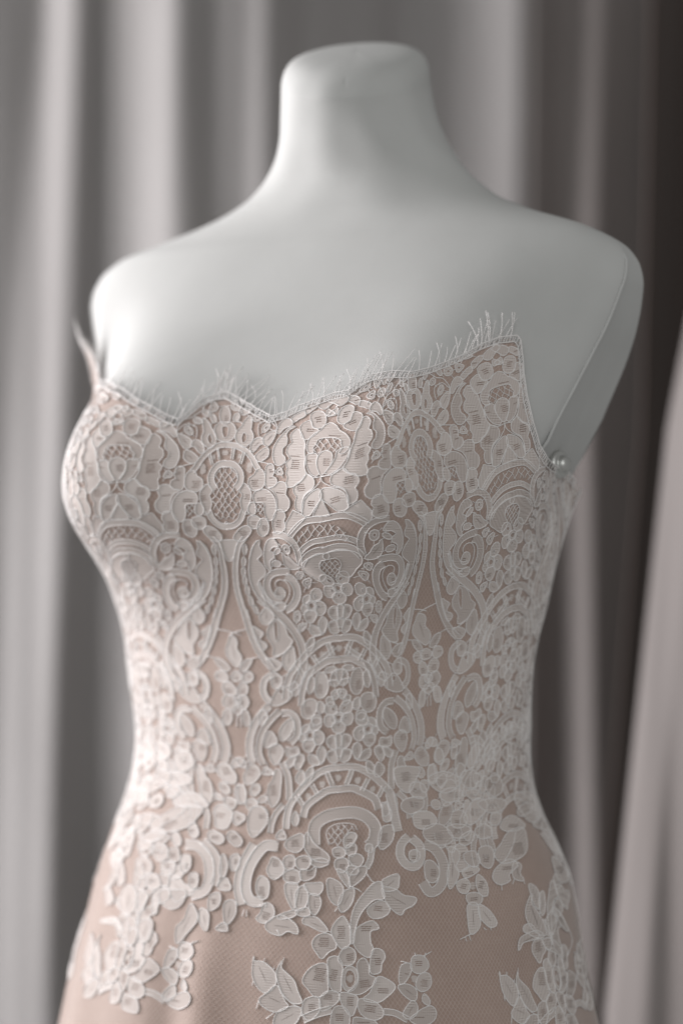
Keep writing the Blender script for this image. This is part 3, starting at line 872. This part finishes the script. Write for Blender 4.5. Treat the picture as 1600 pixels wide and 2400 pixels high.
def piece_mesh(rec, place):
    """place: photo px -> (th, z); returns V, F, material index (0 clothwork, 1 cord)"""
    V, Fc, mi = [], [], []; n = 0
    for vv, ff in rec['fills']:
        tz = place(vv); P = surf(tz[:, 0], tz[:, 1], dress_d(tz[:, 0], tz[:, 1]) + D_FILL + rec.get('lift', 0))
        V.append(P); Fc += [tuple(int(i) + n for i in f) for f in ff]; mi += [0]*len(ff); n += len(P)
    for lst, r, dd, sides in ((rec['cords'], R_CORD, .00006, 5), (rec['thin'], R_THIN, .0000, 4)):
        for line, closed in lst:
            tz = place(np.asarray(line)); P = surf(tz[:, 0], tz[:, 1], dress_d(tz[:, 0], tz[:, 1]) + D_FILL + dd + rec.get('lift', 0))
            if len(P) < 2: continue
            v, f = tube(P, r, sides, closed); V.append(v); Fc += [tuple(i + n for i in q) for q in f]; mi += [1]*len(f); n += len(v)
    return (np.concatenate(V), Fc, mi) if V else (None, None, None)

# motif axes across the bodice, read off the photograph: B = blossom axis, M = medallion axis
AX_PX = [('f', [(283,930),(278,1100),(280,1180),(300,1300),(318,1400),(345,1600),(358,1750),(364,1900)], 8),
         ('m', [(532,900),(532,1180),(540,1300),(547,1400),(553,1500),(560,1640),(566,1800),(570,1900)], 0),
         ('f', [(790,930),(776,1040),(765,1080),(757,1117),(757,1205),(763,1260),(778,1330),(794,1375),(800,1420),(798,1560),(795,1680),(797,1830),(797,1920)], 0),
         ('m', [(962,860),(981,1051),(1004,1140),(1006,1254),(997,1335),(990,1450),(1002,1568),(1005,1650),(1010,1800),(1015,1880)], -62),
         ('f', [(1155,800),(1172,960),(1190,1100),(1195,1250),(1195,1400),(1185,1600),(1190,1800),(1196,1900)], -118)]
class Axis: pass
axes = []
for typ, pl, dy in AX_PX:
    a_ = Axis(); a_.t = typ; a_.dz = -dy/3560.0
    q = unproject(smooth_pts(pl, False, 30)); o_ = q[:, 1].argsort(); a_.z, a_.th = q[o_, 1], q[o_, 0]
    p_ = np.array(pl, float); a_.px = (lambda p_: (lambda y: np.interp(y, p_[:, 1], p_[:, 0])))(p_)
    a_.at = (lambda A_: (lambda z: np.interp(z, A_.z, A_.th)))(a_); axes.append(a_)
def extra_axis(ref, ref2, typ, dz):
    a_ = Axis(); a_.t = typ; a_.dz = dz; a_.at = lambda z: 2*ref.at(z) - ref2.at(z); return a_
axes.append(extra_axis(axes[-1], axes[-2], 'm', .048)); axes.append(extra_axis(axes[-1], axes[-2], 'f', .055))
axes.insert(0, extra_axis(axes[0], axes[1], 'm', -.004)); axes.insert(0, extra_axis(axes[0], axes[1], 'f', -.006))
F2, M1 = axes[4], axes[3]                                      # the cell the outlines were drawn in
_cc = {}
def cell_coords(px):
    key = px.tobytes()
    if key not in _cc: _cc[key] = cell_coords_(px)
    return _cc[key]
def cell_coords_(px):
    tz = unproject(px); f_, m_ = F2.at(tz[:, 1]), M1.at(tz[:, 1])
    return (tz[:, 0] - f_)/(m_ - f_), tz[:, 1]
def cell_place(af, am, dz0=0.0):
    def place(px):
        u, z = cell_coords(px)
        z2 = z + af.dz*(1 - u) + am.dz*u + dz0
        t = af.at(z2)*(1 - u) + am.at(z2)*u
        z2 = np.minimum(z2, z_top(t) - .0012)
        return np.stack([t, z2], -1)
    return place
mirror_axis = {'f': F2.px, 'm': M1.px}
vis = lambda p: -60 < p['c'][0] < 1660 and -60 < p['c'][1] < 2460 and -1.25 < p['tz'][0] < 1.6
pieces = []          # (record, V, F, mi)
def emit(rec, place, allow_clip=True):
    # drop pieces lying wholly above the neckline
    ref = rec['fills'][0][0] if rec['fills'] else (rec['cords'] + rec['thin'])[0][0] if (rec['cords'] or rec['thin']) else None
    if ref is None: return
    tz = place(np.asarray(ref))
    if np.mean(z_top(tz[:, 0]) - tz[:, 1] < .0016) > .55: return
    base_lift = rec.get('lift', 0); rec['lift'] = base_lift + .00025*RNG.random()     # overlapping pieces never share a plane
    V, Fc, mi = piece_mesh(rec, place); rec['lift'] = base_lift
    if V is None: return
    px = project(V); c = px.mean(0)
    pieces.append(dict(name=rec['name'], V=V, F=Fc, mi=mi, c=c, area=float(np.prod(px.max(0) - px.min(0))), tz=tz.mean(0)))
G_DY = 306.0
tile = to_pieces(parse(TILE), mirror_axis); grp = to_pieces(parse(GROUP_G), mirror_axis)
def shift_rec(r, dy):
    m = lambda p: np.stack([p[:, 0] + F2.px(p[:, 1] - dy) - F2.px(p[:, 1]), p[:, 1] - dy], -1)
    return dict(name=r['name'], half=r['half'], fills=[(m(v), f) for v, f in r['fills']], cords=[(m(c), k) for c, k in r['cords']], thin=[(m(c), k) for c, k in r['thin']])
tile = tile + grp + [shift_rec(r, G_DY) for r in grp if True]
def gap_fillers(recs):
    """small leaves and knots worked into what is left open between the motifs of one cell"""
    gx, gy = np.meshgrid(np.arange(534, 800, 3.0), np.arange(945, 1900, 3.0)); q = np.stack([gx.ravel(), gy.ravel()], -1)
    q = q[(q[:, 0] > M1.px(q[:, 1]) + 4) & (q[:, 0] < F2.px(q[:, 1]) - 4)]
    dist = np.full(len(q), 99.0)
    for r in recs:
        for vv, ff in r['fills']:
            for f in ff:
                t_ = vv[list(f)]; lo, hi = t_.min(0) - 22, t_.max(0) + 22
                m = np.where((q[:, 0] > lo[0]) & (q[:, 0] < hi[0]) & (q[:, 1] > lo[1]) & (q[:, 1] < hi[1]))[0]
                if len(m) == 0: continue
                d = np.sqrt(((q[m, None] - t_[None])**2).sum(-1)).min(1); c_ = t_.mean(0)
                d = np.minimum(d, np.sqrt(((q[m] - c_)**2).sum(-1)))
                ins = inside(t_, q[m]); d[ins] = 0; dist[m] = np.minimum(dist[m], d)
        for line, cl in r['cords'] + r['thin']:
            l = np.asarray(line); lo, hi = l.min(0) - 20, l.max(0) + 20
            m = np.where((q[:, 0] > lo[0]) & (q[:, 0] < hi[0]) & (q[:, 1] > lo[1]) & (q[:, 1] < hi[1]))[0]
            if len(m): dist[m] = np.minimum(dist[m], np.sqrt(((q[m, None] - l[None])**2).sum(-1)).min(1))
    openw = ((q[:, 0] < M1.px(q[:, 1]) + 62) & (q[:, 1] > 1425) & (q[:, 1] < 1730)) | ((q[:, 1] > 1838) & (q[:, 0] > 690))
    dist[openw] = 0; dist[(q[:, 1] > 1385) & (dist < 13)] = 0
    out = []
    while len(out) < 260:
        j = dist.argmax(); d = dist[j]
        if d < 11.5: break
        c = q[j]; r_ = min(d*.72, 11); a_ = RNG.random()*math.pi; n_ = 10
        t_ = np.linspace(0, 2*math.pi, n_, endpoint=False); el = 1.0 + .35*RNG.random()
        k_ = RNG.random() < .5
        rad = r_*(1 + (.18*np.cos(3*t_ + a_) if k_ else .12*np.cos(2*t_)))
        loop = np.stack([rad*np.cos(t_)*el, rad*np.sin(t_)/el], -1)
        loop = c + loop @ np.array([[math.cos(a_), math.sin(a_)], [-math.sin(a_), math.cos(a_)]])
        loop = smooth_pts(loop, True, 4.5); hs = []
        if r_ > 9 and RNG.random() < .6: hs = [c + .36*(loop - c)]
        rec = dict(name='lace_leaf' if not k_ else 'lace_petal', half='', fills=[fill_mesh(loop, hs)], cords=[(loop, True)], thin=[(h, True) for h in hs])
        for ang in (a_, a_ + 2.4, a_ + 4.3):                     # fine bars holding it
            p0 = c + r_*np.array([math.cos(ang), math.sin(ang)]); p1 = c + (d + 5)*np.array([math.cos(ang), math.sin(ang)])
            rec['thin'].append((np.stack([p0, (p0 + p1)/2, p1]), False))
        out.append(rec)
        dd = np.sqrt(((q - c)**2).sum(-1)) - r_*1.12; dist = np.minimum(dist, np.maximum(dd, 0))
    return out
fillers = gap_fillers(tile); tile = tile + fillers
lower = [r for r in tile if (r['fills'] and r['fills'][0][0][:, 1].min() > 1660)]
for i in range(len(axes) - 1):
    a0, a1 = axes[i], axes[i+1]
    af, am = (a0, a1) if a0.t == 'f' else (a1, a0)
    left_of = (a0.t == 'm')                 # drawn orientation: medallion on the left of the blossom
    for r in tile:
        h = r['half']
        if h == '': emit(r, cell_place(af, am))
        elif h in ('=m', '1m') and (am is a0 and True): emit(r, cell_place(af, am))
        elif h == '=f' and af is a1: emit(r, cell_place(af, am))
    if i >= 5:                               # the lace reaches further down at the near side
        for r in lower: emit(r, cell_place(af, am, -.040))
_uc = {}
def un(px):
    key = px.tobytes()
    if key not in _uc: _uc[key] = unproject(px)
    return _uc[key].copy()
def direct(px): 
    tz = un(px); tz[:, 1] = np.minimum(tz[:, 1], z_top(tz[:, 0]) - .0012); return tz
for r in to_pieces(parse(BAND)):
    r['lift'] = .0003; emit(r, direct)
# the hip appliques carry on round the sides
band_side = [r for r in to_pieces(parse(BAND[BAND.index('REG 900'):BAND.index('REG 130')]))]
for dth, dzz in ((-1.72, .010), (1.05, -.004)):
    def pb(px, dth=dth, dzz=dzz):
        tz = un(px); tz[:, 0] += dth; tz[:, 1] += dzz; return tz
    for r in band_side:
        q_ = np.vstack([f[0] for f in r['fills']] + [c[0] for c in r['cords']])
        if q_[:, 0].max() < 1262: r['lift'] = .00025; emit(r, pb)
spray = to_pieces(parse(SPRAY))
moves = []
for src, dst in (((598,2240),(598,2240)), ((598,2240),(1166,2275)), ((984,2259),(439,2229))):
    a_, b_ = unproject([src, dst]); moves.append(b_ - a_)
moves += [moves[2]*2, moves[1]*2]
for dth, dzz in moves:
    def pl(px, dth=dth, dzz=dzz):
        tz = un(px); tz[:, 0] += dth; tz[:, 1] = np.maximum(tz[:, 1] + dzz, -.392); return tz
    for r in spray: r['lift'] = .0001; emit(r, pl)
# knots and leaflets crowding the hip applique, where its motifs leave the cloth bare
HIP = np.array([(262,1930),(300,1850),(420,1835),(620,1880),(900,1880),(1060,1850),(1240,1850),(1268,1930),(1120,1960),(1010,1990),(960,1900),(860,1990),(740,1990),(690,2040),(560,2130),(470,2050),(420,2120),(330,2090),(250,2070)], float)
TOP_L = np.array([(222,925),(250,905),(300,930),(350,965),(400,990),(380,1010),(300,985),(200,1000)], float)
TOP_R = np.array([(1045,865),(1120,825),(1206,800),(1212,860),(1160,850),(1090,880)], float)
for region, least, rmax in ((HIP, 14, 17), (TOP_L, 7.5, 12), (TOP_R, 8.5, 12)):
    lo, hi = region.min(0), region.max(0)
    gx, gy = np.meshgrid(np.arange(lo[0], hi[0], 4.0), np.arange(lo[1], hi[1], 4.0)); q = np.stack([gx.ravel(), gy.ravel()], -1); q = q[inside(region, q)]
    cl = np.vstack([project(p['V'])[::2] for p in pieces if vis(p) and lo[1] - 60 < p['c'][1] < hi[1] + 80 and lo[0] - 80 < p['c'][0] < hi[0] + 80])
    dist = np.full(len(q), 99.0)
    for i in range(0, len(q), 64): dist[i:i+64] = np.sqrt(((q[i:i+64, None] - cl[None])**2).sum(-1)).min(1)
    dist[np.hypot(q[:, 0] - 805, (q[:, 1] - 1872)*1.6) < 62] = 0
    for _ in range(90):
        j = dist.argmax(); d = dist[j]
        if d < least: break
        c = q[j]; r_ = min(d*.85, rmax); a_ = RNG.random()*6.28; t_ = np.linspace(0, 2*math.pi, 12, endpoint=False); k_ = RNG.random() < .5
        rad = r_*(1 + (.16*np.cos(3*t_) if k_ else .25*np.cos(2*t_))); loop = np.stack([rad*np.cos(t_), rad*np.sin(t_)], -1)
        loop = smooth_pts(c + loop @ np.array([[math.cos(a_), math.sin(a_)], [-math.sin(a_), math.cos(a_)]]), True, 5)
        hs = slits(loop, 'P') if r_ > 11 else []
        rec = dict(name='lace_petal' if k_ else 'lace_leaf', half='', fills=[fill_mesh(loop, hs)], cords=[(loop, True)], thin=[], lift=.0002)
        emit(rec, direct); dist = np.minimum(dist, np.maximum(np.sqrt(((q - c)**2).sum(-1)) - r_*1.15, 0))
# the largest in the picture are parts of their own, the others go together
by = {}
for p in pieces: by.setdefault(p['name'], []).append(p)
rest = []
for nm, lst in by.items():
    lst.sort(key=lambda p: -(p['area'] if vis(p) else 0))
    for k_, p in enumerate(lst):
        if k_ < 290 and vis(p) and nm != 'lace_cord':
            part(nm, p['V'], p['F'], None, gown, OG, mats=['fill', 'cord'], midx=p['mi'])
        else: rest.append(p)
def join(lst):
    V, Fc, mi, n = [], [], [], 0
    for p in lst:
        V.append(p['V']); Fc += [tuple(i + n for i in f) for f in p['F']]; mi += p['mi']; n += len(p['V'])
    return np.concatenate(V), Fc, mi
V, Fc, mi = join(rest)
tag(part('small_lace_pieces', V, Fc, None, gown, OG, mats=['fill', 'cord'], midx=mi), kind='stuff')

# fine hexagonal net under the motifs
def hex_net():
    p = .0023; V, Fc = [], []; n = 0
    Rm = .125
    ts = np.arange(-1.9, 2.1, p/Rm); dzp = p*.866
    zs_ = np.arange(-.392, .13, dzp)
    A, B = [], []
    for j, z in enumerate(zs_):
        off = (j % 2)*.5
        t = ts + off*p/Rm
        A.append(np.stack([t, np.full_like(t, z)], -1)); B.append(np.stack([t, np.full_like(t, z + dzp*.05)], -1))                       # upright
        A.append(np.stack([t, np.full_like(t, z + dzp*.05)], -1)); B.append(np.stack([t + .5*p/Rm, np.full_like(t, z + dzp)], -1))
        A.append(np.stack([t, np.full_like(t, z + dzp*.05)], -1)); B.append(np.stack([t - .5*p/Rm, np.full_like(t, z + dzp)], -1))
    A = np.concatenate(A); B = np.concatenate(B)
    ok = (B[:, 1] < z_top(B[:, 0]) - .001) & (A[:, 1] < z_top(A[:, 0]) - .001); A, B = A[ok], B[ok]
    lift = .00014
    PA = surf(A[:, 0], A[:, 1], dress_d(A[:, 0], A[:, 1]) + lift); PB = surf(B[:, 0], B[:, 1], dress_d(B[:, 0], B[:, 1]) + lift)
    PN = surf(A[:, 0], A[:, 1], dress_d(A[:, 0], A[:, 1]) + lift + .001) - PA
    d = PB - PA; w = np.cross(d, PN); w /= np.linalg.norm(w, axis=1, keepdims=True) + 1e-12; w *= .00015
    V = np.stack([PA - w, PA + w, PB + w, PB - w], 1).reshape(-1, 3)
    return V, np.arange(len(V)).reshape(-1, 4)
V, Fc = hex_net()
tag(part('tulle_net', V, Fc, 'net', gown, OG, smooth=False), kind='stuff')

# scalloped edge: two cords with bars, and the eyelash fringe standing above it
te = np.linspace(-1.24, nk_t[-1], 800); edge_z = z_top(te)
edge_px = project(surf(te, edge_z, dress_d(te, edge_z)))
V, Fc, n = [], [], 0
def add(vf):
    global n
    v, f = vf; V.append(v); Fc.extend(tuple(i + n for i in q) for q in f); n += len(v)
for dz, r in ((-.0002, .00050), (-.0042, .00042)):
    add(tube(surf(te, edge_z + dz, dress_d(te, edge_z + dz) + .0008), r, 5))
cum = np.concatenate([[0], np.cumsum(np.linalg.norm(np.diff(edge_px, axis=0), axis=1))])
for s_ in np.arange(3, cum[-1], 6.5):
    t = np.interp(s_, cum, te); z = z_top(np.array([t]))[0]
    tt_ = np.array([t, t + RNG.normal()*.004]); zz_ = np.array([z, z - .0044]); add(tube(surf(tt_, zz_, dress_d(tt_, zz_) + .0008), .00030, 4))
part('scalloped_edge', np.concatenate(V), Fc, 'cord', gown, OG)
V, Fc, n = [], [], 0
s_ = 0.0
while s_ < cum[-1]:
    t = np.interp(s_, cum, te); z = z_top(np.array([t]))[0]; xp = np.interp(s_, cum, edge_px[:, 0])
    if xp < 1212:
        peak = math.exp(-((xp - 525)/22)**2) + math.exp(-((xp - 1150)/40)**2) + .5*math.exp(-((xp - 840)/40)**2)
        Lh = .0075 + .006*RNG.random() + .004*peak; lean = RNG.normal()*.16 + (.15 if 560 < xp < 680 else -.22 if xp > 980 else -.05)
        k = np.linspace(0, 1, 7); curl = RNG.normal()*.16
        tt_ = t + (lean*k + curl*k*k)*Lh/.13; zz_ = z - .002 + k*(Lh + .002)
        P = surf(tt_, np.minimum(zz_, .2), dress_d(np.full(7, t), np.full(7, z)) + .0008 + .0012*k + .0016*RNG.random()*k*k)
        add(tube(P, .00027*(1 + .3*min(peak, 1)), 4, taper=1 - .4*k))
    s_ += RNG.choice([3.0, 7.0, 11.0, 16.0, 23.0], p=[.13, .22, .28, .22, .15])*(.45 if math.exp(-((xp - 525)/22)**2) + math.exp(-((xp - 1150)/40)**2) > .3 else 1)
tag(part('eyelash_fringe', np.concatenate(V), Fc, 'cord', gown, OG), kind='stuff')
